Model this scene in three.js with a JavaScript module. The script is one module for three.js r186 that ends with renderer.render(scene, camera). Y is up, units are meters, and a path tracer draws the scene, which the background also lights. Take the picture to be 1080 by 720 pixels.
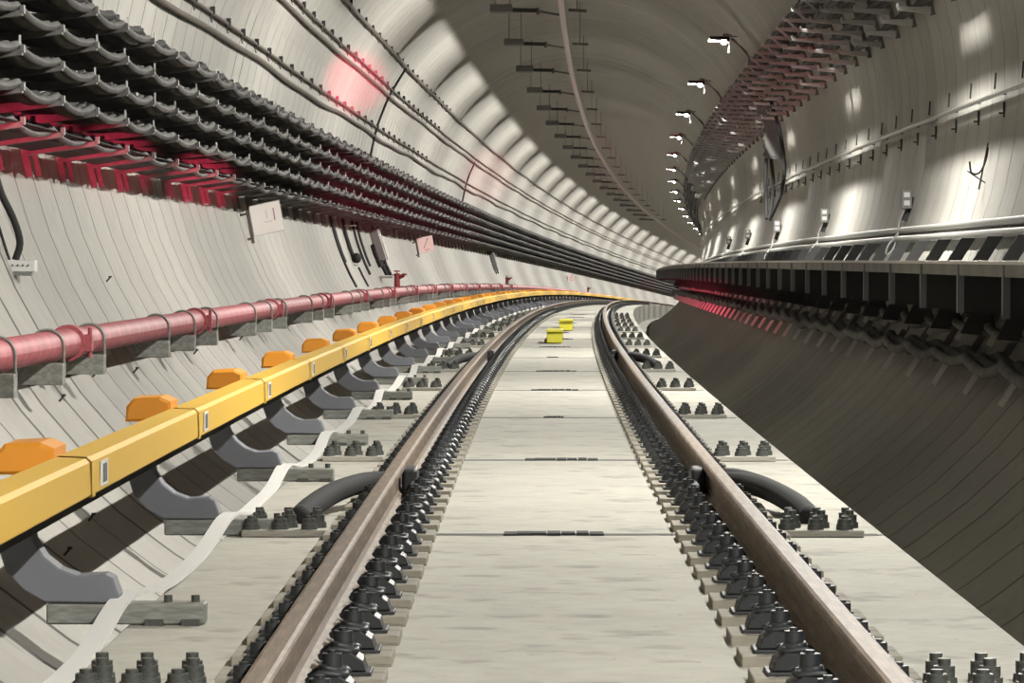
import * as THREE from 'three';
import { mergeGeometries } from 'three/addons/utils/BufferGeometryUtils.js';
import { RoundedBoxGeometry } from 'three/addons/geometries/RoundedBoxGeometry.js';

// ---------------------------------------------------------------- the tunnel's own coordinates
// s = metres along the track, u = metres right of the track centre, v = metres above the track slab
const R = 3234.5, RV = 12291.8, RAD = 3.85, VC = 2.7;          // plan curve, vertical curve, lining radius and centre height
const P = (s, u, v) => {
  const t = s / R;
  return new THREE.Vector3(R * (1 - Math.cos(t)) + u * Math.cos(t), v - Math.sign(s) * s * s / (2 * RV) * (s > 0 ? 1 : 0), -R * Math.sin(t) + u * Math.sin(t));
};
const wallU = v => Math.sqrt(RAD * RAD - (v - VC) ** 2);       // half width of the lining at height v

// ---------------------------------------------------------------- camera, exposure, lights
const scene = new THREE.Scene();
scene.background = new THREE.Color(0x000000);
const renderer = new THREE.WebGLRenderer({ antialias: true });
renderer.toneMapping = THREE.LinearToneMapping;
renderer.toneMappingExposure = 1.0;
renderer.shadowMap.enabled = true;
const F = 3950.8;
const camera = new THREE.PerspectiveCamera(2 * Math.atan(360 / F) * 180 / Math.PI, 1.5, 0.1, 900);
camera.position.copy(P(0, -0.129, 1.216));
camera.rotation.order = 'YXZ';
camera.rotation.set(-Math.atan(94.16 / F), Math.atan(5.09 / F), 0);
scene.add(camera);

const LAMP = { u: 2.70, v: 4.86, step: 14.168, first: 62.08 - 14.168 * 7, count: 31, power: 250, axis: [-0.72, -0.694], angle: 89 * Math.PI / 180, penumbra: 0.34, color: new THREE.Color(1, 0.975, 0.905) };
const RED = { s: -4, u: 0.25, v: 1.02, color: new THREE.Color(1, 0.05, 0.13), beams: [   // [power, half angle in degrees, aim s, u, v]
  [4200, 0.75, 24.5, -3.46, 1.93], [5600, 0.65, 29.5, -3.46, 1.93], [9500, 0.55, 37, -3.46, 1.92], [190000, 0.55, 64, -3.5, 4.28], [220000, 0.5, 124, -3.45, 4.35], [22000, 0.8, 150, 1.0, 6.1], [800, 1.2, 60, 3.25, 4.05], [2600, 1.7, 78, -3.4, 2.45],
  [18000, 0.5, 100, 2.68, 0.3], [2600, 0.55, 58, 2.68, 0.3]] };

// ---------------------------------------------------------------- helpers
let seed = 7;
const rnd = () => { seed = (seed * 1664525 + 1013904223) >>> 0; return seed / 4294967296; };
const taken = {};
const numbered = n => { const k = taken[n] = (taken[n] ?? -1) + 1; return k ? n + '_' + String(k).padStart(3, '0') : n; };
function shade(o) { o.traverse(m => { if (m.isMesh) { m.castShadow = true; m.receiveShadow = true; } }); return o; }
function tag(o, label, category, group) { o.userData.label = label; o.userData.category = category; if (group) o.userData.group = group; return o; }
function put(o, s, u, v, turn = 0) { o.position.copy(P(s, u, v)); o.rotation.order = 'YXZ'; o.rotation.set(-Math.max(0, s) / RV, -s / R + turn, 0); return o; }
function mesh(name, geo, mat, parent) {
  const m = new THREE.Mesh(Array.isArray(geo) ? mergeGeometries(geo.map(g => g.index ? g.toNonIndexed() : g)) : geo, mat);
  m.name = name; m.castShadow = m.receiveShadow = true; if (parent) parent.add(m); return m;
}
function single(name, geo, mat, label, category, group) { const m = mesh(numbered(name), geo, mat, scene); return tag(m, label, category, group); }
function thing(name, label, category, group) { const g = new THREE.Group(); g.name = numbered(name); scene.add(g); return tag(g, label, category, group); }
function copyOf(o, label, group) { const c = o.clone(); c.name = numbered(o.name.replace(/_\d{3}$/, '')); c.userData = { ...o.userData }; if (label) c.userData.label = label; if (group) c.userData.group = group; scene.add(c); return c; }
const nth = k => k === 0 ? 'nearest' : (k + 1) + (k % 10 === 0 && k !== 10 ? 'st' : k % 10 === 1 && k !== 11 ? 'nd' : k % 10 === 2 && k !== 12 ? 'rd' : 'th') + ' nearest';   // order in view, counted from the camera
function structure(name, o) { o.name = name; o.userData.kind = 'structure'; scene.add(o); return o; }
const bx = (w, h, d, x = 0, y = 0, z = 0) => new THREE.BoxGeometry(w, h, d).translate(x, y, z);
const rbx = (w, h, d, x = 0, y = 0, z = 0, r = 0.006) => new RoundedBoxGeometry(w, h, d, 1, r).translate(x, y, z);
const cyl = (r0, r1, h, n, x = 0, y = 0, z = 0) => new THREE.CylinderGeometry(r0, r1, h, n).translate(x, y, z);
function plate(pts, thick, bevel = 0.004) {                     // an outline in the cross-section plane given thickness along the track
  const sh = new THREE.Shape(pts.map(p => new THREE.Vector2(p[0], p[1])));
  return new THREE.ExtrudeGeometry(sh, { depth: thick - 2 * bevel, bevelEnabled: bevel > 0, bevelThickness: bevel, bevelSize: bevel, bevelOffset: -bevel, bevelSegments: 1, steps: 1, curveSegments: 4 }).translate(0, 0, -thick / 2 + bevel);
}
const bar = (a, b, w, d) => {                                    // square bar from a to b
  const A = new THREE.Vector3(...a), B = new THREE.Vector3(...b), L = A.distanceTo(B);
  const g = new THREE.BoxGeometry(w, L, d);
  const q = new THREE.Quaternion().setFromUnitVectors(new THREE.Vector3(0, 1, 0), B.clone().sub(A).normalize());
  return g.applyQuaternion(q).translate((A.x + B.x) / 2, (A.y + B.y) / 2, (A.z + B.z) / 2);
};
const rod = (a, b, r, n = 6) => {
  const A = new THREE.Vector3(...a), B = new THREE.Vector3(...b), L = A.distanceTo(B);
  const q = new THREE.Quaternion().setFromUnitVectors(new THREE.Vector3(0, 1, 0), B.clone().sub(A).normalize());
  return new THREE.CylinderGeometry(r, r, L, n).applyQuaternion(q).translate((A.x + B.x) / 2, (A.y + B.y) / 2, (A.z + B.z) / 2);
};
const tube = (pts, r, n = 16, k = 6) => new THREE.TubeGeometry(new THREE.CatmullRomCurve3(pts.map(p => p.isVector3 ? p : new THREE.Vector3(...p))), n, r, k, false);
const range = (a, b, d) => { const o = []; const n = Math.max(1, Math.round((b - a) / d)); for (let i = 0; i <= n; i++) o.push(a + (b - a) * i / n); return o; };
const along = (a, near, b, d1, d2) => [...range(a, near, d1), ...range(near, b, d2).slice(1)];
function sweep(profile, S, { closed = true, smooth = false, at = null } = {}) {   // profile of [u, v] swept along the track; uv in metres
  const pos = [], uv = [], idx = [], n = profile.length, m = closed ? n : n - 1;
  let per = [0]; for (let j = 0; j < m; j++) { const a = profile[j], b = profile[(j + 1) % n]; per.push(per[j] + Math.hypot(b[0] - a[0], b[1] - a[1])); }
  const off = S.map(s => at ? at(s) : [0, 0]);
  const strips = smooth ? [[...Array(m + 1).keys()]] : [...Array(m).keys()].map(j => [j, j + 1]);
  for (const st of strips) {
    const base = pos.length / 3, w = st.length;
    S.forEach((s, i) => st.forEach(j => { const q = profile[j % n], p = P(s, q[0] + off[i][0], q[1] + off[i][1]); pos.push(p.x, p.y, p.z); uv.push(s, per[j]); }));
    for (let i = 0; i < S.length - 1; i++) for (let j = 0; j < w - 1; j++) {
      const a = base + i * w + j, b = a + 1, c = a + w, d = c + 1; idx.push(a, c, b, b, c, d);
    }
  }
  const g = new THREE.BufferGeometry();
  g.setAttribute('position', new THREE.Float32BufferAttribute(pos, 3)); g.setAttribute('uv', new THREE.Float32BufferAttribute(uv, 2)); g.setIndex(idx); g.computeVertexNormals();
  return g;
}
const circle = (r, k, u = 0, v = 0) => [...Array(k).keys()].map(i => [u + r * Math.cos(2 * Math.PI * i / k), v + r * Math.sin(2 * Math.PI * i / k)]);
const cableGeo = (u, v, r, S, k = 6, at = null) => sweep(circle(r, k, u, v), S, { smooth: true, at });
const arcPts = (r, a0, a1, n) => [...Array(n + 1).keys()].map(i => { const a = a0 + (a1 - a0) * i / n; return [r * Math.sin(a), VC - r * Math.cos(a)]; });   // a from the bottom, positive to the right
const RADS = d => d * Math.PI / 180;

// ---------------------------------------------------------------- textures and materials
function hash(x, y, k) { let h = (x * 374761393 + y * 668265263 + k * 2147483647) | 0; h = Math.imul(h ^ (h >>> 13), 1274126177); return ((h ^ (h >>> 16)) >>> 0) / 4294967296; }
function vnoise(x, y, p, k) {
  const xi = Math.floor(x), yi = Math.floor(y), fx = x - xi, fy = y - yi, sx = fx * fx * (3 - 2 * fx), sy = fy * fy * (3 - 2 * fy), m = q => ((q % p) + p) % p;
  const a = hash(m(xi), m(yi), k), b = hash(m(xi + 1), m(yi), k), c = hash(m(xi), m(yi + 1), k), d = hash(m(xi + 1), m(yi + 1), k);
  return a + (b - a) * sx + (c - a) * sy + (a - b - c + d) * sx * sy;
}
function fbm(x, y, p, k, o = 4) { let s = 0, a = 0.5, t = 0; for (let i = 0; i < o; i++) { s += a * vnoise(x * (1 << i) * p, y * (1 << i) * p, p << i, k + i); t += a; a *= 0.55; } return s / t; }
function dataTex(n, fn, rep, color = true) {
  const d = new Uint8Array(n * n * 4);
  for (let y = 0; y < n; y++) for (let x = 0; x < n; x++) { const c = fn(x / n, y / n), i = 4 * (y * n + x); for (let k = 0; k < 3; k++) d[i + k] = Math.max(0, Math.min(255, Math.round(255 * (c.length ? c[k] : c)))); d[i + 3] = 255; }
  const t = new THREE.DataTexture(d, n, n); t.wrapS = t.wrapT = THREE.RepeatWrapping; t.magFilter = THREE.LinearFilter; t.minFilter = THREE.LinearMipmapLinearFilter; t.generateMipmaps = true;
  if (color) t.colorSpace = THREE.SRGBColorSpace; t.repeat.set(rep, rep); t.needsUpdate = true; return t;
}
const stain = (x, y, k) => { const a = fbm(x, y, 4, k), b = fbm(x, y, 24, k + 9, 3); return [a, b]; };
const texWall = dataTex(512, (x, y) => { const [a, b] = stain(x, y, 3), st = Math.max(0, fbm(x * 2, y, 8, 21, 3) - 0.66) * 0.6; const g = 0.95 + (a - 0.5) * 0.07 + (b - 0.5) * 0.05 - st * 0.5; return [g, g * 0.995, g * 0.985]; }, 0.42);
const texSlab = dataTex(512, (x, y) => { const [a, b] = stain(x, y, 40), sp = vnoise(x * 64, y * 64, 64, 77) > 0.93 ? 0.07 : 0; const st = Math.max(0, fbm(x, y, 10, 61, 3) - 0.63) * 0.7; const g = 0.95 + (a - 0.5) * 0.10 + (b - 0.5) * 0.08 - sp - st; return [g, g * 0.99, g * 0.965]; }, 0.5);
const bumpFine = dataTex(256, (x, y) => fbm(x, y, 16, 90, 4), 1.1, false);
const texRail = dataTex(256, (x, y) => { const a = fbm(x, y * 4, 4, 130, 4), b = vnoise(x * 8, y * 128, 8, 131); const g = 0.82 + (a - 0.5) * 0.4 + (b - 0.5) * 0.2; return [g, g * 0.97, g * 0.93]; }, 1.4);
const texDust = dataTex(256, (x, y) => { const g = 0.88 + (fbm(x, y, 6, 150, 4) - 0.5) * 0.4; return [g, g, g * 0.98]; }, 1.7);
const mat = (rgb, o = {}) => new THREE.MeshStandardMaterial({ color: new THREE.Color().setRGB(...rgb), roughness: 0.8, ...o });
const tones = [1, 0.955, 1.03, 0.98, 0.93];
const M = {
  wall: tones.map(t => mat([0.335 * t, 0.326 * t, 0.303 * t], { map: texWall, bumpMap: bumpFine, bumpScale: 0.002, roughness: 0.86 })),
  joint: mat([0.075, 0.072, 0.066], { roughness: 0.95 }),
  fill: mat([0.2, 0.195, 0.18], { map: texSlab, roughness: 0.95 }),
  slab: tones.slice(0, 3).map(t => mat([0.36 * t, 0.355 * t, 0.325 * t], { map: texSlab, bumpMap: bumpFine, bumpScale: 0.003, roughness: 0.88 })),
  seatShaded: mat([0.26, 0.245, 0.21], { map: texSlab, roughness: 0.9 }),  // slab concrete darkened to stand in for shade on the front faces
  jointStrip: mat([0.06, 0.058, 0.052], { roughness: 0.95 }),
  filler: mat([0.03, 0.03, 0.03], { roughness: 0.95 }),
  rail: mat([0.205, 0.158, 0.12], { map: texRail, metalness: 0.1, roughness: 0.62 }),
  black: mat([0.014, 0.016, 0.018], { roughness: 0.55 }),
  blackMatte: mat([0.005, 0.005, 0.005], { roughness: 0.85 }),
  bolt: mat([0.085, 0.09, 0.085], { map: texDust, roughness: 0.6, metalness: 0.3 }),
  galv: mat([0.25, 0.255, 0.24], { map: texDust, roughness: 0.6, metalness: 0.1 }),
  bracket: mat([0.14, 0.145, 0.162], { roughness: 0.75 }),
  steel: mat([0.2, 0.2, 0.195], { map: texDust, roughness: 0.5, metalness: 0.5 }),
  darkSteel: mat([0.03, 0.03, 0.03], { roughness: 0.6, metalness: 0.3 }),
  yellow: mat([0.56, 0.335, 0.022], { roughness: 0.7 }),
  orange: mat([0.60, 0.235, 0.012], { roughness: 0.6 }),
  lime: mat([0.55, 0.50, 0.03], { roughness: 0.5 }),
  white: mat([0.52, 0.515, 0.50], { roughness: 0.6 }),
  strip: mat([0.58, 0.575, 0.555], { roughness: 0.55 }),
  red: mat([0.38, 0.08, 0.098], { map: texDust, roughness: 0.62 }),
  redDark: mat([0.15, 0.013, 0.017], { roughness: 0.4 }),
  cable: mat([0.010, 0.010, 0.010], { roughness: 0.8 }),
  cableGrey: mat([0.12, 0.116, 0.113], { map: texDust, roughness: 0.8 }),
  cableBrown: mat([0.11, 0.088, 0.075], { roughness: 0.6 }),
  arm: mat([0.17, 0.165, 0.162], { map: texDust, roughness: 0.6, metalness: 0.1 }),
  armPale: mat([0.36, 0.35, 0.335], { roughness: 0.5, metalness: 0.2 }),
  deckEdge: mat([0.17, 0.17, 0.165], { map: texDust, roughness: 0.6 }),
  conduit: mat([0.30, 0.295, 0.275], { roughness: 0.45, metalness: 0.2 }),
  pink: mat([0.34, 0.205, 0.2], { roughness: 0.35, metalness: 0.4 }),  // bar metal with the tint of red light put into its colour
  boxGrey: mat([0.14, 0.14, 0.135], { roughness: 0.6 }),
  sign: mat([0.5, 0.47, 0.46], { roughness: 0.6 }),
  ink: mat([0.30, 0.06, 0.07], { roughness: 0.7 }),
  upperCable: mat([0.016, 0.012, 0.012], { roughness: 0.75 }),
  lens: new THREE.MeshStandardMaterial({ color: 0xffffff, emissive: new THREE.Color(1, 0.97, 0.9), emissiveIntensity: 14 }),
  redLens: new THREE.MeshStandardMaterial({ color: 0x400008, emissive: new THREE.Color(1, 0.05, 0.12), emissiveIntensity: 6 }),
};

// ---------------------------------------------------------------- the setting: lining, floor, slabs
const PIECE = 0.95, S0 = 9.0, NPIECE = 104, S1 = S0 + PIECE * NPIECE, SEND = 410, SBACK = -45;
{
  // closed concrete ring behind the lining pieces: the bottom of the joints, and what keeps the tunnel shut
  const far = along(SBACK, 110, SEND, 3, 5);
  const steps = [[-28, -112, 14], [-112, -248, 22], [-248, -332, 14], [-332, -388, 10]];
  const outer = structure('wall_outer', mesh('wall_outer', sweep(steps.flatMap(([p, q, n]) => arcPts(RAD + 0.0025, RADS(p), RADS(q), n).slice(0, -1)), far, { smooth: true }), M.joint));
  mesh('outer_ring', sweep(arcPts(RAD + 0.35, -Math.PI, Math.PI, 64).slice(0, -1), far, { smooth: true }), M.joint, outer);
  const cap = s => { const g = put(new THREE.Object3D(), s, 0, VC); g.updateMatrix(); return new THREE.CylinderGeometry(RAD + 0.34, RAD + 0.34, 0.3, 48).rotateX(Math.PI / 2).applyMatrix4(g.matrix); };
  mesh('end_wall', cap(SBACK), M.wall[1], outer); mesh('end_wall', cap(SEND), M.wall[1], outer);

  const zones = [['wall_left', RADS(-28), RADS(-112), 14], ['ceiling', RADS(-112), RADS(-248), 22], ['wall_right', RADS(112), RADS(28), 14]];
  for (const [name, a0, a1, n] of zones) {
    const g = structure(name, new THREE.Group());
    const pieceGeo = gap => {                                   // a curved concrete piece with thickness, its edges chamfered
      const L = PIECE - gap, c = 0.012, pos = [], uv = [], idx = [], rows = [[RAD + 0.012, -L / 2], [RAD + 0.0015, -L / 2], [RAD, -L / 2 + c], [RAD, L / 2 - c], [RAD + 0.0015, L / 2], [RAD + 0.012, L / 2]];
      for (let r = 0; r < rows.length - 1; r++) {
        const base = pos.length / 3;
        for (const q of [rows[r], rows[r + 1]]) for (let i = 0; i <= n; i++) { const a = a0 + (a1 - a0) * i / n; pos.push(q[0] * Math.sin(a), VC - q[0] * Math.cos(a), q[1]); uv.push(q[1], q[0] * a); }
        for (let i = 0; i < n; i++) { const a = base + i, b = a + n + 1; idx.push(a, a + 1, b, b, a + 1, b + 1); }
      }
      const geo = new THREE.BufferGeometry(); geo.setAttribute('position', new THREE.Float32BufferAttribute(pos, 3)); geo.setAttribute('uv', new THREE.Float32BufferAttribute(uv, 2)); geo.setIndex(idx); geo.computeVertexNormals(); return geo;
    };
    const variants = [];
    for (const gap of name === 'ceiling' ? [0.012, 0.018, 0.03] : name === 'wall_right' ? [0.02, 0.03, 0.05] : [0.014, 0.055, 0.13]) for (let k = 0; k < 3; k++) { const q = pieceGeo(gap), a = q.attributes.uv; for (let i = 0; i < a.count; i++) a.setXY(i, a.getX(i) + k * 0.83, a.getY(i) + k * 0.37); variants.push(q); }
    for (let i = 0; i < NPIECE; i++) {
      const h = hash(i, 5, 11), kind = i % 2 ? (h > 0.82 ? 2 : h > 0.3 ? 1 : 0) : 0;
      const m = mesh('lining_segment', variants[kind * 3 + Math.floor(hash(i, 9, 4) * 3)], M.wall[Math.floor(hash(i, 3, 8) * 5)], g);
      put(m, S0 + PIECE * (i + 0.5), 0, 0);
    }
    const rest = mesh('lining_beyond', [sweep(arcPts(RAD, a0, a1, n), range(S1, SEND, 3.2), { closed: false, smooth: true }), sweep(arcPts(RAD, a0, a1, n), range(SBACK, S0, 3), { closed: false, smooth: true })], M.wall[0], g);
    rest.userData.kind = 'stuff';
  }
}
{
  const floor = structure('floor', mesh('floor', sweep([[-2.0, -1.0], [2.0, -1.0], [2.0, -0.66], [-2.0, -0.66]], along(SBACK, 110, SEND, 3, 5)), M.fill));
  const SL = 6, J0 = 16.253 - 12, slabGeos = [0, 1, 2].map(k => { const g = rbx(2.86, 0.66, SL - 0.09, 0, -0.33, 0, 0.01), p = g.attributes.position, a = g.attributes.uv; for (let i = 0; i < p.count; i++) { const top = Math.abs(p.getY(i)) < 0.02; a.setXY(i, p.getX(i) + (top ? 0 : p.getY(i)) + k * 0.7, p.getZ(i) + k * 1.3); } return g; });
  const seatGeo = rbx(0.475, 0.064, 0.30, 0, 0, 0, 0.006), stripGeo = bx(2.8, 0.02, 0.1), fillGeo = mergeGeometries([...Array(7).keys()].map(i => bx(0.05 + 0.03 * hash(i, 1, 2), 0.012 + 0.01 * hash(i, 4, 2), 0.11 + 0.05 * hash(i, 8, 2), -0.19 + i * 0.062, 0.002, 0)));
  for (let k = 0; k < 16; k++) {
    const s = J0 + SL * (k + 0.5), slab = put(mesh('slab', slabGeos[k % 3], M.slab[(k * 2) % 3], floor), s, 0, 0);
    if (k < 15) for (let i = 0; i < 10; i++) for (const e of [-1, 1]) { const q = mesh('rail_seat', seatGeo, M.seatShaded, slab); q.position.set(e * 0.7525, 0, SL / 2 - 0.3 - 0.6 * i); }
    mesh('joint_strip', stripGeo, M.jointStrip, slab).position.set(0, -0.0085, SL / 2);
    const fl = mesh('joint_filler', fillGeo, M.filler, slab); fl.position.set(0.02 + 0.1 * (hash(k, 1, 1) - 0.5), 0, SL / 2);
    if (k % 3 === 1) fl.scale.x = 0.35;
  }
  const far = mesh('slab_beyond', sweep([[-1.43, -0.66], [1.43, -0.66], [1.43, 0], [-1.43, 0]], range(J0 + 96, SEND, 4)), M.slab[0], floor); far.userData.kind = 'stuff';
  const near = mesh('slab_behind', sweep([[-1.43, -0.66], [1.43, -0.66], [1.43, 0], [-1.43, 0]], range(SBACK, J0 - 0.02, 4)), M.slab[0], floor); near.userData.kind = 'stuff';
}

// ---------------------------------------------------------------- tunnel lamps along the right haunch
{
  const proto = new THREE.Group(); proto.name = 'tunnel_lamp';
  mesh('hood', [rbx(0.46, 0.02, 0.62, -0.02, 0.055, 0), bx(0.1, 0.05, 0.2, 0.03, 0.09, 0)], M.steel, proto);
  mesh('added_slot_baffle', [bx(0.008, 0.154, 0.62, 0.08, -0.027, 0), bx(0.008, 0.013, 0.62, 0.08, -0.1345, 0), bx(0.008, 0.017, 0.62, 0.08, -0.1805, 0), bx(0.008, 0.04, 0.21, 0.08, -0.118, 0.205), bx(0.008, 0.04, 0.21, 0.08, -0.118, -0.205), bx(0.008, 0.05, 0.03, 0.08, -0.16, 0.295), bx(0.008, 0.05, 0.03, 0.08, -0.16, -0.295)], M.steel, proto);  // slotted baffle added to shape shade bands and light patches on the right wall
  for (const z of [0.306, -0.306]) mesh('added_end_baffle', [bx(0.05, 0.08, 0.008, 0.055, 0.01, z), bx(0.33, 0.05, 0.008, -0.085, 0.026, z)], M.blackMatte, proto);  // end baffles added to keep lamp light off the haunch and ceiling
  mesh('lens', new THREE.SphereGeometry(0.058, 20, 12).scale(1, 0.85, 1.3).translate(0, -0.012, 0), M.lens, proto);
  mesh('arm', [rod([0.05, 0.1, 0.0], [0.36, -0.17, 0], 0.018), rod([0.36, -0.17, 0], [0.44, -0.33, 0], 0.018), rod([0.1, 0.1, 0.08], [0.42, -0.28, 0], 0.01)], M.arm, proto);
  mesh('arm_clamp', rbx(0.10, 0.10, 0.10, 0.45, -0.34, 0), M.arm, proto);
  for (let k = 0; k < LAMP.count; k++) {
    const s = LAMP.first + LAMP.step * k, o = proto.clone(); o.name = numbered('tunnel_lamp'); scene.add(o); put(o, s, LAMP.u, LAMP.v);
    tag(o, k < 7 ? 'white tunnel lamp above the right rack, outside the view' : nth(k - 7) + ' white tunnel lamp in view above the right-hand cable rack', 'lamp', 'lamps along the right haunch of the tunnel');
    const l = new THREE.SpotLight(LAMP.color, LAMP.power, 0, LAMP.angle, LAMP.penumbra, 2); l.target.position.copy(P(s, LAMP.u + LAMP.axis[0], LAMP.v + LAMP.axis[1])); scene.add(l.target); l.name = 'lamp_light'; l.castShadow = true; l.shadow.radius = 0.2; l.position.copy(P(s, LAMP.u, LAMP.v)); scene.add(l);
  }
}
// added red spotlight bank behind the camera, beams aimed to redden racks and walls
{
  const t = thing('added_red_lamp', 'added red spotlight bank on a short post behind the camera', 'lamp'); put(t, RED.s, RED.u, 0);
  mesh('post', [cyl(0.03, 0.03, 0.9, 10, 0, 0.45, 0.12), cyl(0.12, 0.14, 0.03, 16, 0, 0.015, 0.12)], M.darkSteel, t);
  mesh('housing', [bx(0.84, 0.24, 0.12, 0, RED.v, 0.09)], M.darkSteel, t);
  RED.beams.forEach(([power, deg, s, u, v], i) => {
    const x = -0.36 + 0.08 * i;
    mesh('lens', cyl(0.035, 0.035, 0.02, 20).rotateX(Math.PI / 2).translate(x, RED.v, 0.025), M.redLens, t);
    const l = new THREE.SpotLight(RED.color, power, 0, deg * Math.PI / 180, 0.6, 2); l.name = 'added_red_light'; l.castShadow = true; l.shadow.radius = 1.5;
    l.position.copy(P(RED.s + 0.02, RED.u + x, RED.v)); l.target.position.copy(P(s, u, v)); scene.add(l, l.target);
  });
}

// ---------------------------------------------------------------- rails and fasteners
const GA = 0.7175 + 0.0365;
{
  const half = [[0.075, 0], [0.075, 0.012], [0.045, 0.02], [0.018, 0.03], [0.0085, 0.048], [0.0085, 0.122], [0.016, 0.132], [0.034, 0.138], [0.0365, 0.142], [0.036, 0.164], [0.032, 0.171], [0.022, 0.175]];
  const prof = [...half, ...half.slice().reverse().map(p => [-p[0], p[1]])].map(p => [p[0], p[1] + 0.044]);
  const S = along(2, 110, 330, 1.5, 3);
  for (const e of [-1, 1]) single('running_rail', sweep(prof.map(p => [p[0] + e * GA, p[1]]), S), M.rail, e < 0 ? 'brown steel running rail on the side of the yellow cover' : 'brown steel running rail on the walkway side', 'rail');

  const makeFastener = out => {
    const proto = new THREE.Group(); proto.name = 'rail_fastener';
    mesh('base_plate', rbx(0.40, 0.014, 0.17, 0, 0.037, 0, 0.004), M.black, proto);
    for (const e of [-1, 1]) {
      const d = e === out ? -0.032 : 0;
      mesh('shoulder', plate([[e * 0.078, 0.045], [e * 0.080, 0.10 + d], [e * 0.14, 0.10 + d], [e * 0.175, 0.075 + d * 0.5], [e * 0.185, 0.045]], 0.15, 0.004), M.black, proto);
      mesh('bolt', [new THREE.CylinderGeometry(0.03, 0.032, 0.042, 6).translate(e * 0.118, 0.132 + d, 0), cyl(0.04, 0.042, 0.016, 10, e * 0.118, 0.107 + d, 0), cyl(0.013, 0.013, 0.01, 8, e * 0.118, 0.157 + d, 0)], M.black, proto);
      mesh('clip', tube([[0.055, 0.082, 0.055], [0.085, 0.105, 0.07], [0.15, 0.10, 0.06], [0.155, 0.105, 0.02], [0.10, 0.115, 0.03], [0.09, 0.115, 0], [0.10, 0.115, -0.03], [0.155, 0.105, -0.02], [0.15, 0.10, -0.06], [0.085, 0.105, -0.07], [0.055, 0.082, -0.055]].map(q => [e * q[0], q[1] + d * (q[0] > 0.06 ? 1 : 0), q[2]]), 0.011, 22, 5), M.black, proto);
    }
    return proto;
  };
  const fast = { '-1': makeFastener(-1), '1': makeFastener(1) };
  const K = 150, first = 16.253 - 12 + 0.3 + 0.6 * 6;
  for (const e of [-1, 1]) for (let k = 0; k < K; k++) {
    const o = fast[e].clone(); o.name = numbered('rail_fastener'); scene.add(o); put(o, first + 0.6 * k, e * GA, 0);
    tag(o, (k < 24 ? nth(k) + ' black clip fastener' : 'black clip fastener beyond the nearest two dozen') + (e < 0 ? ' on the rail beside the yellow cover' : ' on the rail beside the walkway'), 'fastener', e < 0 ? 'fasteners of the rail beside the yellow cover' : 'fasteners of the rail beside the walkway');
  }
  const lump = mergeGeometries([bx(0.4, 0.03, 0.17, 0, 0.03, 0), bx(0.09, 0.09, 0.14, 0.12, 0.08, 0), bx(0.09, 0.09, 0.14, -0.12, 0.08, 0)]);
  const n = 2 * 160, im = new THREE.InstancedMesh(lump, M.black, n), d = new THREE.Object3D();
  for (let i = 0; i < n; i++) { put(d, first + 0.6 * (K + (i >> 1)), (i & 1 ? 1 : -1) * GA, 0); d.updateMatrix(); im.setMatrixAt(i, d.matrix); }
  im.name = 'far_fasteners'; im.userData = { kind: 'stuff', label: 'row of tiny black fasteners along the distant rails', category: 'fasteners' }; im.castShadow = im.receiveShadow = true; scene.add(im);
}

// ---------------------------------------------------------------- bolted dowel plates at the slab joints
{
  const proto = new THREE.Group(); proto.name = 'joint_plate';
  mesh('plate', rbx(0.37, 0.03, 0.34, 0, 0.016, 0), M.slab[0], proto);
  for (let i = 0; i < 3; i++) for (const [dx, dz, h] of [[0, -0.1, 0.08], [0.012, 0.0, 0.075], [-0.02, 0.11, 0.055]]) {
    const x = -0.125 + 0.125 * i + dx;
    mesh('bolt', [cyl(0.036, 0.038, 0.026, 10, x, 0.043, dz), new THREE.CylinderGeometry(0.032, 0.032, h * 0.5, 6).translate(x, 0.05 + h * 0.25, dz), cyl(0.018, 0.018, h * 0.4, 8, x, 0.04 + h * 0.7, dz)], M.bolt, proto);
  }
  for (let k = 0; k < 14; k++) for (const e of [-1, 1]) {
    const o = proto.clone(); o.name = numbered('joint_plate'); scene.add(o); put(o, 16.253 - 6 + 6 * k, e < 0 ? -1.17 : 1.14, 0);
    tag(o, nth(k) + (e < 0 ? ' plate of three bolts at a slab joint, yellow cover side' : ' plate of three bolts at a slab joint, walkway side'), 'bolted plate', e < 0 ? 'joint plates on the yellow cover side' : 'joint plates on the walkway side');
  }
}
// thick black bond hoses beside the rails
{
  const hose = (s, e, n, label) => {
    const t = thing('rail_hose', label, 'hose', 'rail hoses'); put(t, s, e * GA, 0);
    for (let k = 0; k < n; k++) mesh('hose', tube([[e * 0.03, 0.10, -0.35 - k * 0.35], [e * 0.14, 0.11, -0.2 - k * 0.3], [e * 0.27, 0.10, 0.3 - k * 0.1], [e * 0.37, 0.055, 0.85 - k * 0.3], [e * 0.40, 0.03, 1.05 - k * 0.3]], 0.052, 20, 10), M.blackMatte, t), mesh('hose_end', new THREE.SphereGeometry(0.053, 12, 8).translate(e * 0.40, 0.03, 1.05 - k * 0.3), M.blackMatte, t);
    mesh('rail_plug', [rbx(0.075, 0.14, 0.3, -e * 0.06, 0.12, -0.1, 0.02), rbx(0.05, 0.09, 0.5, -e * 0.09, 0.09, 0.1, 0.015)], M.black, t);
  };
  hose(18.0, -1, 1, 'thick black hose beside the rail, nearest on the yellow cover side');
  hose(18.0, 1, 2, 'pair of thick black hoses beside the rail, nearest on the walkway side');
  hose(42.0, -1, 1, 'thick black hose beside the rail, farther one on the yellow cover side');
  hose(42.0, 1, 2, 'pair of thick black hoses beside the rail, farther ones on the walkway side');
}

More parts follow.
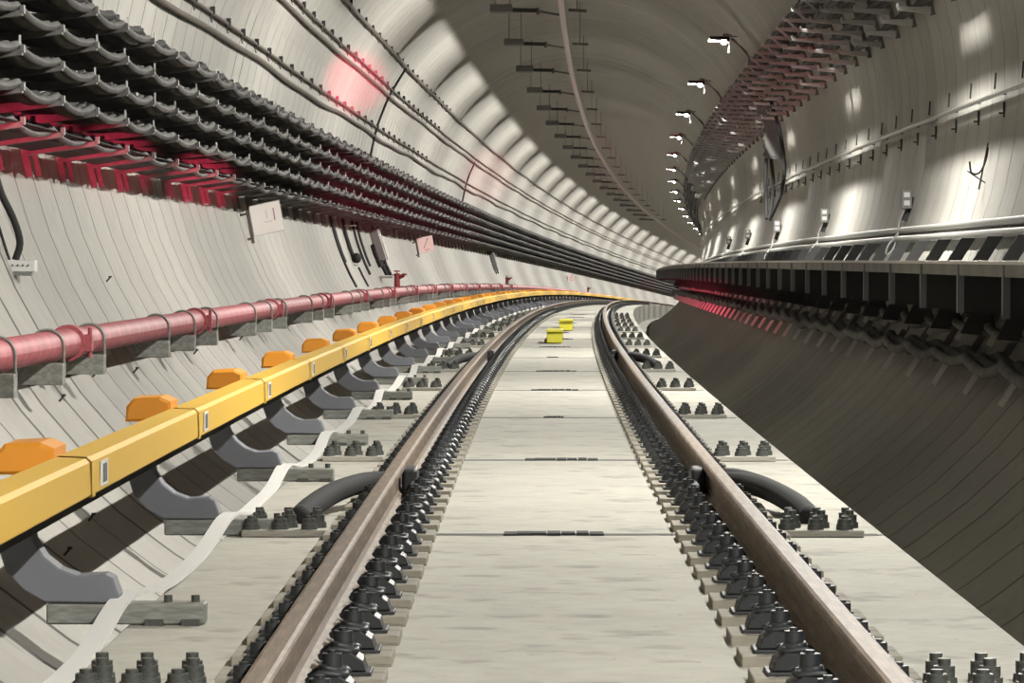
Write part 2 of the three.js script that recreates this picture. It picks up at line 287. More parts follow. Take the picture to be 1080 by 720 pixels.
// ---------------------------------------------------------------- third rail: yellow cover, orange caps, grey brackets
const TB = 12.3, TS = 3.92, NB = 40;
{
  const clamp = 'grey curved conductor rail bracket with orange cap under the yellow cover';
  const proto = new THREE.Group(); proto.name = 'rail_bracket';
  mesh('foot_bar', [rbx(0.52, 0.07, 0.11, -1.435, 0.037, 0, 0.008)], M.galv, proto);
  mesh('foot_bolt', [cyl(0.014, 0.014, 0.03, 8, -1.21, 0.08, 0), cyl(0.014, 0.014, 0.03, 8, -1.30, 0.08, 0), bx(0.06, 0.02, 0.04, -1.22, 0.01, 0.06), bx(0.06, 0.02, 0.04, -1.34, 0.01, 0.06)], M.bolt, proto);
  const c = [[-1.462, 0.072], [-1.455, 0.10], [-1.475, 0.155], [-1.50, 0.168], [-1.59, 0.163], [-1.65, 0.185], [-1.70, 0.225], [-1.735, 0.28], [-1.75, 0.36], [-1.735, 0.43], [-1.70, 0.47], [-1.64, 0.485], [-1.64, 0.535], [-1.74, 0.53], [-1.81, 0.47], [-1.85, 0.38], [-1.855, 0.27], [-1.825, 0.175], [-1.77, 0.115], [-1.70, 0.075]];
  mesh('arm', plate(c.reverse(), 0.13, 0.006), M.bracket, proto);
  mesh('cap', plate([[-1.655, 0.50], [-1.655, 0.585], [-1.70, 0.605], [-1.815, 0.60], [-1.845, 0.565], [-1.85, 0.50]].reverse(), 0.34, 0.012), M.orange, proto);
  for (let k = -1; k < NB; k++) {
    const o = proto.clone(); o.name = numbered('rail_bracket'); scene.add(o); put(o, TB + TS * k, 0, 0);
    tag(o, k < 0 ? 'grey curved rail bracket just outside the view' : nth(k) + ' ' + clamp, 'bracket', 'brackets of the conductor rail');
  }
  // the cover: one length between two joints is one thing
  const prof = [[-1.548, 0.425], [-1.545, 0.43], [-1.548, 0.535], [-1.562, 0.549], [-1.66, 0.553], [-1.81, 0.482], [-1.815, 0.44], [-1.805, 0.44], [-1.80, 0.475], [-1.66, 0.540], [-1.57, 0.538], [-1.558, 0.525], [-1.556, 0.425]];  // sloped back flange is added, hidden from view, to widen the shadow behind
  const rim = [[-1.541, 0.42], [-1.543, 0.538], [-1.560, 0.553], [-1.66, 0.557], [-1.815, 0.486], [-1.82, 0.44], [-1.81, 0.44], [-1.805, 0.478], [-1.66, 0.548], [-1.565, 0.544], [-1.549, 0.53], [-1.549, 0.42]];
  for (let k = -1; k < NB; k++) {
    const a = TB - 0.04 + TS * k, t = thing('rail_cover', (k < 0 ? 'nearest yellow cover length, its end cut by the left frame edge' : nth(k + 1) + ' yellow cover length over the conductor rail'), 'cover', 'lengths of the yellow cover');
    mesh('shell', sweep(prof, range(a + 0.03, a + TS - 0.006, 1)), M.yellow, t);
    mesh('joint_sleeve', sweep(rim, range(a - 0.03, a + 0.06, 0.09)), M.yellow, t);
    const lab = put(mesh('joint_tag', rbx(0.004, 0.085, 0.20, 0, 0, 0, 0.001), M.strip, t), a + 0.34, -1.5435, 0.482);
    const ins = put(mesh('joint_tag_face', bx(0.004, 0.062, 0.11), M.cableGrey, t), a + 0.34, -1.5415, 0.482);
  }
  const far = mesh('rail_cover_beyond', sweep(prof, range(TB - 0.04 + TS * NB, 330, 3)), M.yellow, null);
  tag(far, 'thin far end of the yellow cover round the bend', 'cover'); far.name = 'far_rail_cover'; scene.add(far);
  const im = new THREE.InstancedMesh(mergeGeometries([plate(c, 0.13, 0), rbx(0.52, 0.07, 0.11, -1.435, 0.037, 0)].map(g => g.index ? g.toNonIndexed() : g)), M.bracket, 36), d = new THREE.Object3D();
  for (let i = 0; i < 36; i++) { put(d, TB + TS * (NB + i), 0, 0); d.updateMatrix(); im.setMatrixAt(i, d.matrix); }
  im.name = 'far_rail_brackets'; im.userData = { kind: 'stuff', label: 'tiny dark brackets under the distant end of the yellow cover', category: 'brackets' }; scene.add(im);
  single('conductor_rail', sweep([[-1.71, 0.36], [-1.625, 0.36], [-1.625, 0.39], [-1.64, 0.405], [-1.635, 0.47], [-1.62, 0.48], [-1.62, 0.495], [-1.69, 0.495], [-1.69, 0.48], [-1.675, 0.47], [-1.675, 0.405], [-1.71, 0.39]], along(4, 110, 330, 2, 4)), M.blackMatte, 'dark conductor rail inside the yellow cover', 'conductor rail');
  // flat white strip lying along the slab edge, over the foot bars
  const S = range(5, 120, 0.14), wob = s => 0.010 * Math.sin(s * 0.9) + 0.005 * Math.sin(s * 2.3 + 1);
  const lift = s => { const q = Math.abs(((s - TB + TS / 2) % TS + TS) % TS - TS / 2); return 0.072 * Math.exp(-((q / 0.8) ** 2)); };
  single('earthing_strip', sweep([[-1.47, 0.006], [-1.402, 0.006], [-1.402, 0.018], [-1.47, 0.018]], S, { at: s => [wob(s), lift(s)] }), M.strip, 'flat white strip lying along the slab edge beside the brackets', 'strip');
}

// ---------------------------------------------------------------- red fire main
const PU = -2.914, PV = 0.69, PR = 0.088;
{
  const seg = S => cableGeo(PU, PV, PR, S, 20);
  const main = thing('fire_pipe', 'long red fire main on grey brackets along the left wall', 'pipe');
  for (let k = -2; k < 14; k++) {
    const a = 22.6 + 8.05 * k;
    mesh('pipe_length', seg(range(a + 0.02, a + 8.03, 1)), M.red, main);
    const cp = put(mesh('coupling', [new THREE.CylinderGeometry(PR + 0.022, PR + 0.022, 0.16, 20, 1).rotateX(Math.PI / 2), bx(0.05, 0.10, 0.09, PR + 0.03, 0, 0), rod([PR + 0.04, 0.09, 0], [PR + 0.04, -0.09, 0], 0.014), bx(0.05, 0.10, 0.09, -PR - 0.03, 0, 0)], M.red, main), a, PU, PV);
  }
  mesh('pipe_length', seg(range(22.6 + 8.05 * 14, 340, 4)), M.red, main);
  const proto = new THREE.Group(); proto.name = 'pipe_bracket';
  mesh('seat_plate', [rbx(0.26, 0.125, 0.14, -0.03, -PR - 0.07, 0, 0.004), bar([-0.12, -PR - 0.05, 0], [-0.30, -0.06, 0], 0.05, 0.10)], M.galv, proto);
  mesh('u_bolt', [new THREE.TorusGeometry(PR + 0.009, 0.009, 6, 20, Math.PI), rod([PR + 0.009, 0, 0], [PR + 0.009, -PR - 0.03, 0], 0.009), rod([-PR - 0.009, 0, 0], [-PR - 0.009, -PR - 0.03, 0], 0.009)], M.galv, proto);
  let nb = 0;
  for (let k = -1; k < 14; k++) for (const d of [-1, 1, 5.05]) {
    if (22.6 + 8.05 * k + d < 19) continue;
    const o = proto.clone(); o.name = numbered('pipe_bracket'); scene.add(o); put(o, 22.6 + 8.05 * k + d, PU, PV);
    tag(o, nth(nb++) + ' grey steel bracket and clamp carrying the red fire main', 'bracket', 'brackets of the red fire main');
  }
  const hyd = new THREE.Group(); hyd.name = 'hydrant_valve';
  mesh('riser', [cyl(0.05, 0.055, 0.26, 12, 0, 0.2, 0), cyl(0.075, 0.075, 0.02, 12, 0, 0.30, 0)], M.redDark, hyd);
  mesh('outlet', [rod([0, 0.24, 0], [0.13, 0.30, 0.03], 0.035, 10), cyl(0.05, 0.05, 0.03, 10, 0.13, 0.31, 0.03)], M.redDark, hyd);
  mesh('handwheel', [new THREE.TorusGeometry(0.05, 0.012, 6, 14).rotateX(Math.PI / 2).translate(0, 0.37, 0), cyl(0.012, 0.012, 0.08, 6, 0, 0.34, 0)], M.redDark, hyd);
  [[66, 'dark red hydrant valve on the fire main beside the grey wall box, nearest one'], [126, 'dark red hydrant valve on the fire main, the middle one of three'], [209, 'tiny dark red hydrant valve far round the bend']].forEach(([s, l]) => { const o = hyd.clone(); o.name = numbered('hydrant_valve'); scene.add(o); put(o, s, PU, PV); tag(o, l, 'hydrant', 'hydrant valves'); });
}

// ---------------------------------------------------------------- left cable rack, five tiers
const BS = 1.9, LB = 26.7 - BS * 8;
{
  const tiers = [1.99, 2.20, 2.43, 2.67, 2.92], tip = -3.23;
  const proto = new THREE.Group(); proto.name = 'cable_rack_bracket';
  const post = []; for (let i = 0; i < 6; i++) { const a = 1.78 + i * 0.21, b = a + 0.21; post.push(bar([-wallU(a) + 0.03, a, 0], [-wallU(b) + 0.03, b, 0], 0.05, 0.05)); }
  mesh('post', post, M.arm, proto);
  const post2 = []; for (let i = 0; i < 2; i++) { const a = 1.80 + i * 0.15, b = a + 0.15; post2.push(bar([-wallU(a) + 0.02, a, -0.6], [-wallU(b) + 0.02, b, -0.6], 0.04, 0.04)); }
  mesh('stub', post2, M.arm, proto);
  tiers.forEach(t => mesh('arm', [plate([[-wallU(t) + 0.03, t - 0.06], [tip, t + 0.01], [tip, t + 0.045], [-wallU(t) + 0.03, t + 0.02]], 0.06, 0.003), bx(0.025, 0.05, 0.06, tip, t + 0.05, 0)], M.arm, proto));
  const near = 50;
  for (let k = 0; k < near; k++) { const o = proto.clone(); o.name = numbered('cable_rack_bracket'); scene.add(o); put(o, LB + BS * k, 0, 0); tag(o, k < 6 ? 'grey five-armed cable bracket on the left wall, outside the view' : nth(k - 6) + ' grey five-armed cable bracket on the left wall', 'bracket', 'brackets of the left cable rack'); }
  const all = mergeGeometries(proto.children.map(m => m.geometry.index ? m.geometry.toNonIndexed() : m.geometry)), n = 130, im = new THREE.InstancedMesh(all, M.arm, n), d = new THREE.Object3D();
  for (let i = 0; i < n; i++) { put(d, LB + BS * (near + i), 0, 0); d.updateMatrix(); im.setMatrixAt(i, d.matrix); }
  im.name = 'far_rack_brackets'; im.userData = { kind: 'stuff', label: 'tiny cable brackets on the distant left wall', category: 'brackets' }; scene.add(im);
  const words = ['lowest', 'second lowest', 'middle', 'second highest', 'highest'];
  const S = along(LB, LB + BS * 50, LB + BS * 180, BS / 8, BS * 2);
  const sag = (amt, ph) => s => { const q = (((s - LB) / BS) % 1 + 1) % 1, w = Math.floor((s - LB) / BS); return [0.012 * (hash(w, ph, 3) - 0.5), -amt * (0.75 + 0.5 * hash(w, ph, 7)) * 4 * q * (1 - q)]; };
  tiers.forEach((t, i) => {
    const cols = i === 0 ? [[-3.30, 0.022, 1], [-3.42, 0.03, 0], [-3.55, 0.03, 0]] : [[-3.268, 0.03, 1], [-3.335, 0.034, 1], [-3.42, 0.042, 0], [-3.52, 0.045, 0], [-3.62, 0.045, 0]];
    cols.forEach(([u, r, grey], j) => {
      const y = t + 0.045 + r - (u - tip) * 0 - (-u + tip) * 0.06;
      single('rack_cable', cableGeo(u, y, r, S, 6, sag(grey ? 0.055 : 0.03, i * 9 + j)), grey ? M.cableGrey : M.cable, (grey ? (j ? 'inner grey sagging cable on the ' : 'outermost grey sagging cable on the ') : ['', 'first', 'second', 'third', 'fourth'][j - (i ? 1 : 0)] + ' black cable from the outside on the ') + words[i] + ' tier of the left rack', 'cable', (grey ? 'grey' : 'black') + ' cables on the ' + words[i] + ' tier of the left rack');
    });
  });
  single('added_shade_sheet', sweep([[-3.70, 1.925], [-3.25, 1.995], [-3.25, 2.0], [-3.70, 1.93]].map(p => [p[0], p[1] + 0.04]), along(LB, LB + BS * 50, LB + BS * 180, BS, BS * 2)), M.cable, 'added dark flat sheet under the lowest tier of the left rack, shading the wall below', 'tray');  // sheet added so the lowest tier throws a full shadow on the wall
  // extra loose cables heaped over the top tier
  for (let j = 0; j < 3; j++) single('rack_cable', cableGeo(-3.36 - 0.12 * j, 3.06 + 0.03 * (j % 2), 0.04, S, 6, sag(0.05, 80 + j)), M.cable, ['outermost', 'middle', 'innermost'][j] + ' black cable heaped loosely on top of the left rack', 'cable', 'black cables heaped on the left rack');
  // white cable ties standing at the arm tips
  const tie = bx(0.012, 0.07, 0.012);
  for (let k = 0; k < 34; k++) for (const i of [1, 2, 3, 4]) { if (hash(k, i, 31) < 0.45) continue; const o = put(mesh(numbered('cable_tie'), tie, M.white, scene), LB + BS * (k + 4) + 0.3 * hash(k, i, 5), -3.25, tiers[i] + 0.10); tag(o, 'small white cable tie on the grey cables of the left rack', 'cable tie', 'cable ties on the left rack'); }
}
// thin cables clipped to the upper left wall
{
  const S = along(20, 115, 390, 0.475, 4);
  const line = (v, r, clips, m, label, wav) => {
    const u = -wallU(v) + 0.05, t = thing('wall_cable', label, 'cable');
    mesh('cable', cableGeo(u, v, r, S, 6, s => [0, wav * Math.sin(s * 0.83) * 0.4 + wav * Math.sin(s * 0.31)]), m, t);
    if (clips) for (let s = 21; s < 92; s += 1.9) { const c = put(mesh('clip', [new THREE.BoxGeometry(0.05, 0.08, 0.07).translate(0.01, 0.03, 0), rod([0.0, -0.10, 0], [-0.04, 0.05, 0], 0.008, 5)], M.darkSteel, t), s, u, v); }
  };
  line(3.24, 0.026, 1, M.cableBrown, 'lowest brown cable clipped to the upper left wall', 0.008);
  line(3.67, 0.030, 0, M.cableBrown, 'smooth wavy brown cable, second lowest on the upper left wall', 0.025);
  line(3.83, 0.020, 1, M.cableBrown, 'thin clipped cable just above the wavy brown cable', 0.006);
  line(4.43, 0.028, 0, M.cableBrown, 'smooth brown cable, lower of the pair high on the left wall', 0.012);
  line(4.55, 0.018, 1, M.cableBrown, 'thin clipped cable, upper of the pair high on the left wall', 0.006);
  line(4.98, 0.034, 1, M.cableBrown, 'thick clipped brown cable, highest on the left haunch', 0.01);
  for (const [s, a, b, l] of [[72, 3.24, 4.95, 'dark vertical cable joining the wall cables, nearer one'], [113, 3.2, 4.45, 'dark vertical cable joining the wall cables, farther one']])
    single('wall_riser', tube([...Array(7).keys()].map(i => { const v = a + (b - a) * i / 6; return P(s + 0.1 * (i % 2), -wallU(v) + 0.06, v); }), 0.025, 14, 5), M.cable, l, 'cable');
}

// ---------------------------------------------------------------- right cable rack under the lamps
{
  const tiers = [3.66, 3.90, 4.16, 4.42], tips = [3.37, 3.25, 3.14, 3.03], RB = 27.1 - BS * 10, near = 62;
  const proto = new THREE.Group(); proto.name = 'upper_rack_bracket';
  const post = []; for (let i = 0; i < 4; i++) { const a = 3.58 + i * 0.24, b = a + 0.24; post.push(bar([wallU(a) - 0.03, a, 0], [wallU(b) - 0.03, b, 0], 0.05, 0.05)); }
  mesh('post', post, M.arm, proto);
  tiers.forEach((t, i) => mesh('arm', [plate([[wallU(t) - 0.03, t - 0.07], [wallU(t) - 0.03, t], [tips[i], t], [tips[i], t - 0.035]], 0.06, 0.003), bx(0.02, 0.045, 0.06, tips[i], t + 0.01, 0)], M.armPale, proto));
  mesh('strut', bar([wallU(4.42) - 0.06, 4.12, 0.05], [3.06, 4.40, 0.05], 0.03, 0.03), M.armPale, proto);
  for (let k = 0; k < near; k++) { const o = proto.clone(); o.name = numbered('upper_rack_bracket'); scene.add(o); put(o, RB + BS * k, 0, 0); tag(o, k < 16 ? 'pale cable bracket high on the right wall, outside the view' : nth(k - 16) + ' pale four-armed cable bracket high on the right wall', 'bracket', 'brackets of the upper right rack'); }
  const words = ['lowest', 'second', 'third', 'top'];
  const S = along(RB, RB + BS * 50, RB + BS * 150, BS / 4, BS * 2);
  const set = [[[3.60, 0.04]], [[3.45, 0.035], [3.54, 0.035]], [[3.27, 0.04], [3.36, 0.04], [3.46, 0.035]], [[3.10, 0.03], [3.19, 0.035], [3.27, 0.04], [3.36, 0.035]]];
  set.forEach((row, i) => row.forEach(([u, r], j) => single('upper_rack_cable', cableGeo(u, tiers[i] + r + 0.005, r, S, 6, s => { const q = (((s - RB) / BS) % 1 + 1) % 1, w = Math.floor((s - RB) / BS); return [0, -0.02 * (0.5 + hash(w, i * 5 + j, 3)) * 4 * q * (1 - q)]; }), M.upperCable, ['outermost', 'second', 'third', 'fourth'][j] + ' dark cable on the ' + words[i] + ' tier of the upper right rack', 'cable', 'cables on the ' + words[i] + ' tier of the upper right rack')));
}
// pipe and hooks across the middle of the right wall
{
  const t = thing('wall_pipe', 'thin pale pipe on studs across the middle of the right wall', 'pipe'), v = 2.60;
  mesh('pipe', cableGeo(wallU(v) - 0.05, v, 0.02, along(20, 115, 200, 2, 4), 8), M.conduit, t);
  for (let s = 26; s < 75; s += 1.9) { put(mesh('stud', [bx(0.06, 0.03, 0.03, 0.02, 0, 0), bx(0.02, 0.13, 0.025, 0.03, -0.14, 0), bx(0.05, 0.015, 0.025, 0.01, -0.17, 0)], M.darkSteel, t), s, wallU(v) - 0.05, v); put(mesh('upper_pin', rod([0.0, 0.06, 0], [0.01, 0.20, 0], 0.008, 5), M.darkSteel, t), s + 0.6, wallU(v) - 0.03, v); }
  const h = thing('wall_hook', 'bent dark hook on the bright right wall near the frame edge', 'hook'); put(h, 32.4, wallU(2.0) - 0.03, 2.0);
  mesh('loop', tube([[0.02, 0.16, 0], [0.0, 0.05, 0], [-0.06, -0.06, 0], [-0.12, -0.06, 0], [-0.14, 0.04, 0]], 0.009, 14, 5), M.darkSteel, h);
  mesh('pin', [rod([0.02, 0.2, 0], [-0.06, -0.2, 0], 0.007, 5), rod([-0.16, -0.04, 0.0], [0.08, -0.20, 0.0], 0.006, 5)], M.darkSteel, h);
}

// ---------------------------------------------------------------- evacuation walkway on the right
{
  const S = along(4, 115, 330, 2, 4), top = 1.186, edge = 2.099;
  const t = thing('walkway', 'raised evacuation walkway along the right wall with a pale front edge', 'walkway');
  mesh('deck', sweep([[edge + 0.012, top - 0.075], [3.62, top - 0.075], [3.62, top - 0.004], [edge + 0.012, top - 0.004]], S), M.deckEdge, t);
  mesh('edge_strip', sweep([[edge, top - 0.016], [edge + 0.06, top - 0.016], [edge + 0.06, top], [edge, top]], S), M.white, t);
  const WB = 17.6 - BS * 4;
  for (let k = 0; k < 58; k++) {
    const s = WB + BS * k;
    put(mesh('post', [bx(0.035, 0.25, 0.05, edge + 0.02, top - 0.145, 0)], M.bracket, t), s, 0, 0);
    put(mesh('beam', [plate([[edge + 0.035, top - 0.27], [edge + 0.035, top - 0.075], [3.45, top - 0.075], [3.42, top - 0.30]].reverse(), 0.03, 0)], M.darkSteel, t), s, 0, 0);
    put(mesh('stand_plate', plate([[3.32, top], [3.44, top], [3.56, top + 0.19], [3.44, top + 0.19]], 0.03, 0.002), M.darkSteel, t), s + 0.5, 0, 0);
  }
  // cable brackets below the deck
  const proto = new THREE.Group(); proto.name = 'lower_rack_bracket';
  mesh('gusset', plate([[2.62, 0.72], [2.86, 0.70], [2.80, 0.93], [2.74, 0.95]], 0.02, 0), M.darkSteel, proto);
  mesh('upper_channel', bar([2.80, 0.64, 0.04], [2.88, 0.79, 0.04], 0.035, 0.03), M.white, proto);
  mesh('lower_channel', bar([2.64, 0.33, 0.04], [2.73, 0.47, 0.04], 0.035, 0.03), M.white, proto);
  mesh('arm', [bar([wallU(0.50) - 0.02, 0.48, 0], [2.64, 0.50, 0], 0.025, 0.04), bar([wallU(0.74) - 0.02, 0.70, 0], [2.76, 0.72, 0], 0.025, 0.04)], M.arm, proto);
  mesh('wall_channel', [bar([wallU(0.40) - 0.03, 0.40, 0], [wallU(0.9) - 0.03, 0.9, 0], 0.05, 0.05)], M.arm, proto);
  for (let k = 0; k < 56; k++) { const o = proto.clone(); o.name = numbered('lower_rack_bracket'); scene.add(o); put(o, WB + 0.7 + BS * k, 0, 0); tag(o, nth(k) + ' small dark cable bracket in the shade below the walkway', 'bracket', 'brackets below the walkway'); }
  const SC = along(WB + 0.7, WB + 0.7 + BS * 55, 330, BS / 8, 4);
  const sag = (a, ph) => s => { const q = (((s - WB - 0.7) / BS) % 1 + 1) % 1, w = Math.floor((s - WB - 0.7) / BS); return [0, -a * (0.6 + 0.8 * hash(w, ph, 3)) * 4 * q * (1 - q)]; };
  [[2.66, 0.565, 0.038], [2.76, 0.56, 0.04], [2.87, 0.565, 0.042], [2.80, 0.76, 0.032]].forEach(([u, v, r], j) => single('shaded_cable', cableGeo(u, v, r, SC, 7, sag(0.05, 60 + j)), M.cableGrey, ['sagging grey cable below the walkway, outermost of three', 'sagging grey cable below the walkway, middle of three', 'sagging grey cable below the walkway, innermost of three', 'single upper cable close under the walkway deck'][j], 'cable'));
  // two conduits above the deck
  for (const [v, r, l] of [[1.50, 0.032, 'upper of the two pale conduits just above the walkway'], [1.405, 0.036, 'lower of the two pale conduits just above the walkway']])
    single('wall_conduit', cableGeo(wallU(v) - 0.05, v, r, along(20, 115, 300, 2, 4), 10), M.conduit, l, 'conduit');
}
// little signal boxes on the right wall with their leads
{
  const ordinal = ['nearest', 'second', 'third', 'fourth', 'fifth'];
  for (let k = 0; k < 5; k++) {
    const s = 38.8 + 12.5 * k, v = 1.82, u = wallU(v) - 0.08;
    const t = thing('junction_box', ordinal[k] + ' small grey box with two white labels on the right wall', 'junction box', 'small boxes on the right wall'); put(t, s, u, v);
    mesh('case', rbx(0.11, 0.19, 0.08, 0, 0, 0, 0.008), M.boxGrey, t);
    mesh('label_plate', [bx(0.06, 0.05, 0.006, 0.0, 0.05, 0.042), bx(0.06, 0.05, 0.006, 0.0, -0.035, 0.042)], M.white, t);
    mesh('backing', bar([0.06, 0.03, -0.05], [-0.02, -0.22, -0.05], 0.06, 0.03), M.darkSteel, t);
    mesh('lead', tube([[-0.02, -0.1, 0], [-0.08, -0.25, 0], [-0.09, -0.34, 0.05], [-0.2, -0.48, 0.1], [-0.22, -0.58, 0.1], [-0.15, -0.52, 0.08], [-0.09, -0.36, 0.05]], 0.011, 22, 5), M.conduit, t);
  }
  const b = thing('wall_cabinet', 'grey cabinet high on the right wall below the cable rack', 'cabinet'); put(b, 64.5, 0, 0);
  mesh('body', rbx(0.30, 0.72, 0.22, wallU(3.3) - 0.17, 3.34, 0, 0.01), M.boxGrey, b);
  mesh('door', rbx(0.25, 0.64, 0.02, wallU(3.3) - 0.17, 3.34, 0.115, 0.006), M.boxGrey, b);
  mesh('hinge', [0, 1, 2, 3, 4].map(i => bx(0.025, 0.05, 0.05, wallU(3.3) - 0.335, 3.06 + 0.14 * i, 0.10)), M.arm, b);
  mesh('gland_box', rbx(0.22, 0.24, 0.2, wallU(3.9) - 0.2, 3.86, 0, 0.01), M.arm, b);
  const names = ['outermost black cable looping down the right wall beside the cabinet', 'black cable dropping from the cabinet, left one', 'black cable dropping from the cabinet, right one'];
  [[[63.2, 3.52, 3.95], [63.2, 3.68, 3.4], [63.2, 3.76, 2.75], [63.2, 3.68, 2.3], [63.4, 3.52, 1.92]], [[64.2, 3.50, 2.98], [64.2, 3.49, 2.6], [64.2, 3.50, 2.25], [64.0, 3.50, 1.95]], [[64.2, 3.58, 2.98], [64.2, 3.62, 2.6], [64.2, 3.60, 2.25], [64.0, 3.54, 1.95]]].forEach((p, i) => single('cabinet_cable', tube(p.map(q => P(...q)), 0.032, 20, 7), M.cable, names[i], 'cable'));
}

// ---------------------------------------------------------------- overhead conductor bar and its supports
{
  single('overhead_conductor', sweep([[-0.045, 5.5], [-0.012, 5.48], [0.012, 5.48], [0.045, 5.5], [0.03, 5.57], [0.045, 5.58], [0.045, 5.59], [-0.045, 5.59], [-0.045, 5.58], [-0.03, 5.57]], along(20, 140, 330, 2, 3)), M.pink, 'metal overhead conductor bar with a painted pinkish light tint curving along the tunnel crown', 'conductor bar');
  const proto = new THREE.Group(); proto.name = 'overhead_support';
  mesh('base_box', rbx(0.40, 0.14, 0.5, -1.10, 5.74, 0, 0.02), M.boxGrey, proto);
  mesh('arm', [bar([-0.92, 5.72, 0], [-0.46, 5.71, 0], 0.07, 0.10)], M.darkSteel, proto);
  mesh('insulator', [cyl(0.03, 0.03, 0.12, 10, -0.45, 5.70, 0), rod([-0.45, 5.70, 0], [0, 5.62, 0], 0.02), bar([0.1, 5.72, 0], [0.42, 5.70, 0], 0.05, 0.08)], M.arm, proto);
  for (const [x, a, b] of [[-1.2, 5.78, 6.33], [-0.95, 5.78, 6.42], [0.25, 5.71, 6.53]]) mesh('hanger', rod([x, a, 0], [x, b, 0], 0.008), M.arm, proto);
  for (let k = 0; k < 22; k++) { const o = proto.clone(); o.name = numbered('overhead_support'); scene.add(o); put(o, 67 + 9.75 * (k - 3), 0, 0); tag(o, k < 3 ? 'ceiling support of the conductor bar, outside the view' : nth(k - 3) + ' dark ceiling support arm beside the overhead conductor bar', 'support', 'supports of the overhead conductor bar'); }
}

// ---------------------------------------------------------------- yellow boxes between the rails
[[55.6, -0.04, 'nearer yellow box standing between the rails'], [67, 0.06, 'farther yellow box standing between the rails']].forEach(([s, u, l]) => {
  const t = thing('track_box', l, 'box'); put(t, s, u, 0);
  mesh('body', rbx(0.23, 0.16, 1.4, 0, 0.09, 0, 0.01), M.lime, t);
  mesh('lid', rbx(0.25, 0.035, 1.5, 0, 0.185, 0, 0.01), M.lime, t);
  mesh('foot', [bx(0.03, 0.05, 0.3, -0.14, 0.025, 0.3), bx(0.03, 0.05, 0.3, -0.14, 0.025, -0.3)], M.galv, t);
});

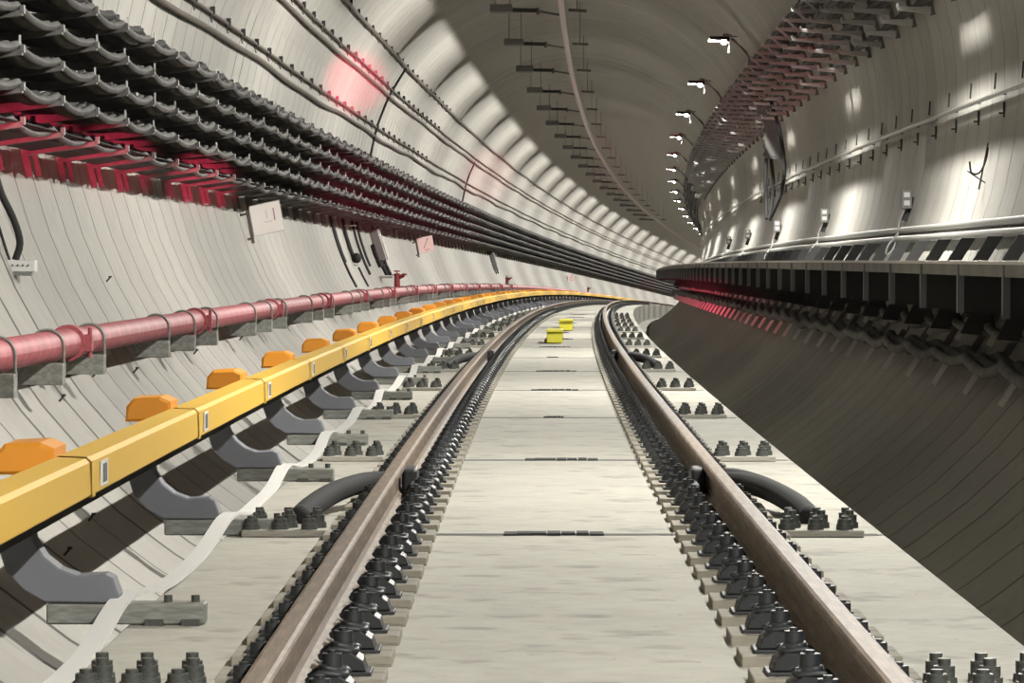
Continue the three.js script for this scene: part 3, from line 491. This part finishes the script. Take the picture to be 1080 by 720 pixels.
// ---------------------------------------------------------------- signs, boxes and loose cables on the left wall
{
  const face = (kind) => {
    const c = document.createElement('canvas'); c.width = c.height = 128; const x = c.getContext('2d');
    x.fillStyle = kind ? '#f6dcd8' : '#fbf3ef'; x.fillRect(0, 0, 128, 128); x.strokeStyle = kind ? '#a06a70' : '#a8858c'; x.lineWidth = 5; x.lineCap = 'round';
    x.beginPath(); if (kind) { x.moveTo(44, 92); x.lineTo(84, 24); x.moveTo(78, 22); x.lineTo(92, 16); x.moveTo(52, 108); x.lineTo(86, 108); } else { x.moveTo(98, 28); x.lineTo(97, 76); } x.stroke();
    if (!kind) { x.strokeStyle = '#e2d6dc'; x.beginPath(); x.moveTo(66, 30); x.lineTo(66, 62); x.moveTo(54, 78); x.lineTo(84, 80); x.stroke(); }
    const t = new THREE.CanvasTexture(c); t.colorSpace = THREE.SRGBColorSpace; return new THREE.MeshStandardMaterial({ map: t, roughness: 0.6 });
  };
  const faces = [face(0), face(1)];
  [[44.6, 0, 'white square sign below the left rack, nearest one'], [87, 1, 'pinkish square sign with a diagonal stroke below the left rack'], [200, 1, 'tiny pink sign far along the left wall']].forEach(([s, k, l]) => {
    const t = thing('wall_sign', l, 'sign'); put(t, s, -3.42, s < 100 ? 1.70 : 1.45, 0.5); t.rotation.z = 0.2;
    mesh('board', rbx(0.41, 0.37, 0.012, 0, 0, 0, 0.004), M.sign, t);
    mesh('printed_face', new THREE.PlaneGeometry(0.395, 0.355).translate(0, 0, 0.0075), faces[k], t);
    mesh('bracket', [bx(0.03, 0.40, 0.03, -0.215, -0.06, -0.03), bx(0.10, 0.03, 0.03, -0.26, 0.1, -0.03), bx(0.10, 0.03, 0.03, -0.26, -0.2, -0.03)], k ? M.cableGrey : M.cableBrown, t);
  });
  const wp = (s, v, o = 0.04) => P(s, -wallU(v) + o, v);
  const drop = (s, a, b, r, l) => single('drop_cable', tube([...Array(6).keys()].map(i => wp(s + 0.04 * (i % 2), a + (b - a) * i / 5, 0.05)), r, 12, 6), M.cable, l, 'cable');
  drop(60.7, 1.95, 0.80, 0.022, 'leftmost dark cable dropping from the rack to the red pipe');
  drop(60.9, 1.80, 1.20, 0.030, 'thick dark cable beside the leftmost drop cable');
  drop(63.6, 1.95, 1.30, 0.035, 'dark cable dropping into the round black splice');
  drop(66.2, 1.95, 1.00, 0.026, 'dark cable hanging right of the round black splice');
  drop(67.4, 1.95, 1.15, 0.022, 'thin dark cable hanging between splice and grey wall box');
  drop(63.9, 1.12, 0.80, 0.018, 'short dark cable from the splice down to the red pipe');
  drop(70.6, 1.55, 1.15, 0.045, 'thick dark cable at the left of the grey wall box');
  drop(71.4, 1.25, 0.95, 0.035, 'dark cable below the grey wall box');
  drop(72.6, 1.30, 0.95, 0.04, 'dark cable at the lower right of the grey wall box');
  const sp = thing('cable_splice', 'round black cable splice on the left wall', 'splice'); put(sp, 63.6, -wallU(1.28) + 0.10, 1.28);
  mesh('body', new THREE.IcosahedronGeometry(0.085, 2).scale(1, 1.05, 1.4), M.blackMatte, sp);
  mesh('bracket', [bx(0.22, 0.02, 0.04, -0.08, -0.12, 0.02), bx(0.20, 0.02, 0.04, -0.10, 0.55, 0.02)], M.galv, sp);
  for (const [s, l] of [[71.8, 'grey equipment box on the left wall beside the nearest hydrant'], [131, 'dark grey equipment box on the far left wall']]) {
    const b = thing('equipment_box', l, 'box'); put(b, s, -wallU(1.58) + 0.10, 1.56); b.rotation.z = 0.30;
    mesh('body', rbx(0.16, 0.62, 0.5, 0, 0, 0, 0.01), M.boxGrey, b);
    mesh('edge_cover', rbx(0.02, 0.60, 0.12, 0.09, 0, -0.1, 0.004), M.conduit, b);
    mesh('gland', [cyl(0.025, 0.025, 0.12, 8, -0.03, -0.36, 0.1), cyl(0.025, 0.025, 0.12, 8, 0.03, -0.36, -0.1)], M.darkSteel, b);
  }
  const tray = thing('drip_tray', 'small pale tray on the left wall below the grey equipment box', 'tray'); put(tray, 69.5, -wallU(0.96) + 0.12, 0.95);
  mesh('pan', rbx(0.26, 0.04, 0.25, 0, 0, 0, 0.008), M.galv, tray); mesh('rim', bx(0.27, 0.015, 0.26, 0, 0.025, 0), M.white, tray);
  const tb = thing('terminal_box', 'white terminal strip with dark dots at the left frame edge', 'terminal box'); put(tb, 24.4, -wallU(1.15) + 0.06, 1.15);
  mesh('body', rbx(0.26, 0.075, 0.12, -0.02, 0, 0, 0.006), M.white, tb);
  mesh('base', rbx(0.22, 0.025, 0.12, -0.03, -0.05, 0, 0.004), M.boxGrey, tb);
  for (let i = 0; i < 6; i++) mesh('terminal', cyl(0.007, 0.007, 0.01, 8).rotateX(Math.PI / 2).translate(-0.105 + 0.034 * i, 0.005, 0.062), M.cableGrey, tb);
  single('looped_cable', tube([[24.4, -3.62, 1.75], [24.4, -3.58, 1.62], [24.4, -3.50, 1.45], [24.4, -3.46, 1.30], [24.4, -3.49, 1.19]].map(p => P(...p)), 0.024, 16, 8), M.cable, 'thick black cable curving into the white terminal strip', 'cable');
  single('thin_cable', tube([[24.4, -3.64, 1.55], [24.4, -3.58, 1.35], [24.4, -3.53, 1.19]].map(p => P(...p)), 0.010, 10, 6), M.cable, 'thin black lead behind the thick cable at the terminal strip', 'cable');
  // steel pins left in the lower wall
  for (const [s, v] of [[20.2, -0.22], [18.6, -0.28], [23.0, 0.32], [25.2, 0.40], [27.4, 0.36], [30.1, 0.42], [32.2, 0.38], [34.6, 0.44], [17.2, -0.33], [29.2, 1.02], [37, 0.40], [39.5, 0.44]]) {
    const o = put(mesh(numbered('wall_pin'), [rod([0, 0, 0], [0.05, 0.06, 0], 0.012, 6), cyl(0.022, 0.022, 0.02, 8, 0.05, 0.065, 0)], M.darkSteel, scene), s, -wallU(v), v); o.scale.setScalar(0.6); tag(o, 'short dark steel pin left in the lower left wall', 'pin', 'pins in the lower left wall');
  }
}

renderer.render(scene, camera);
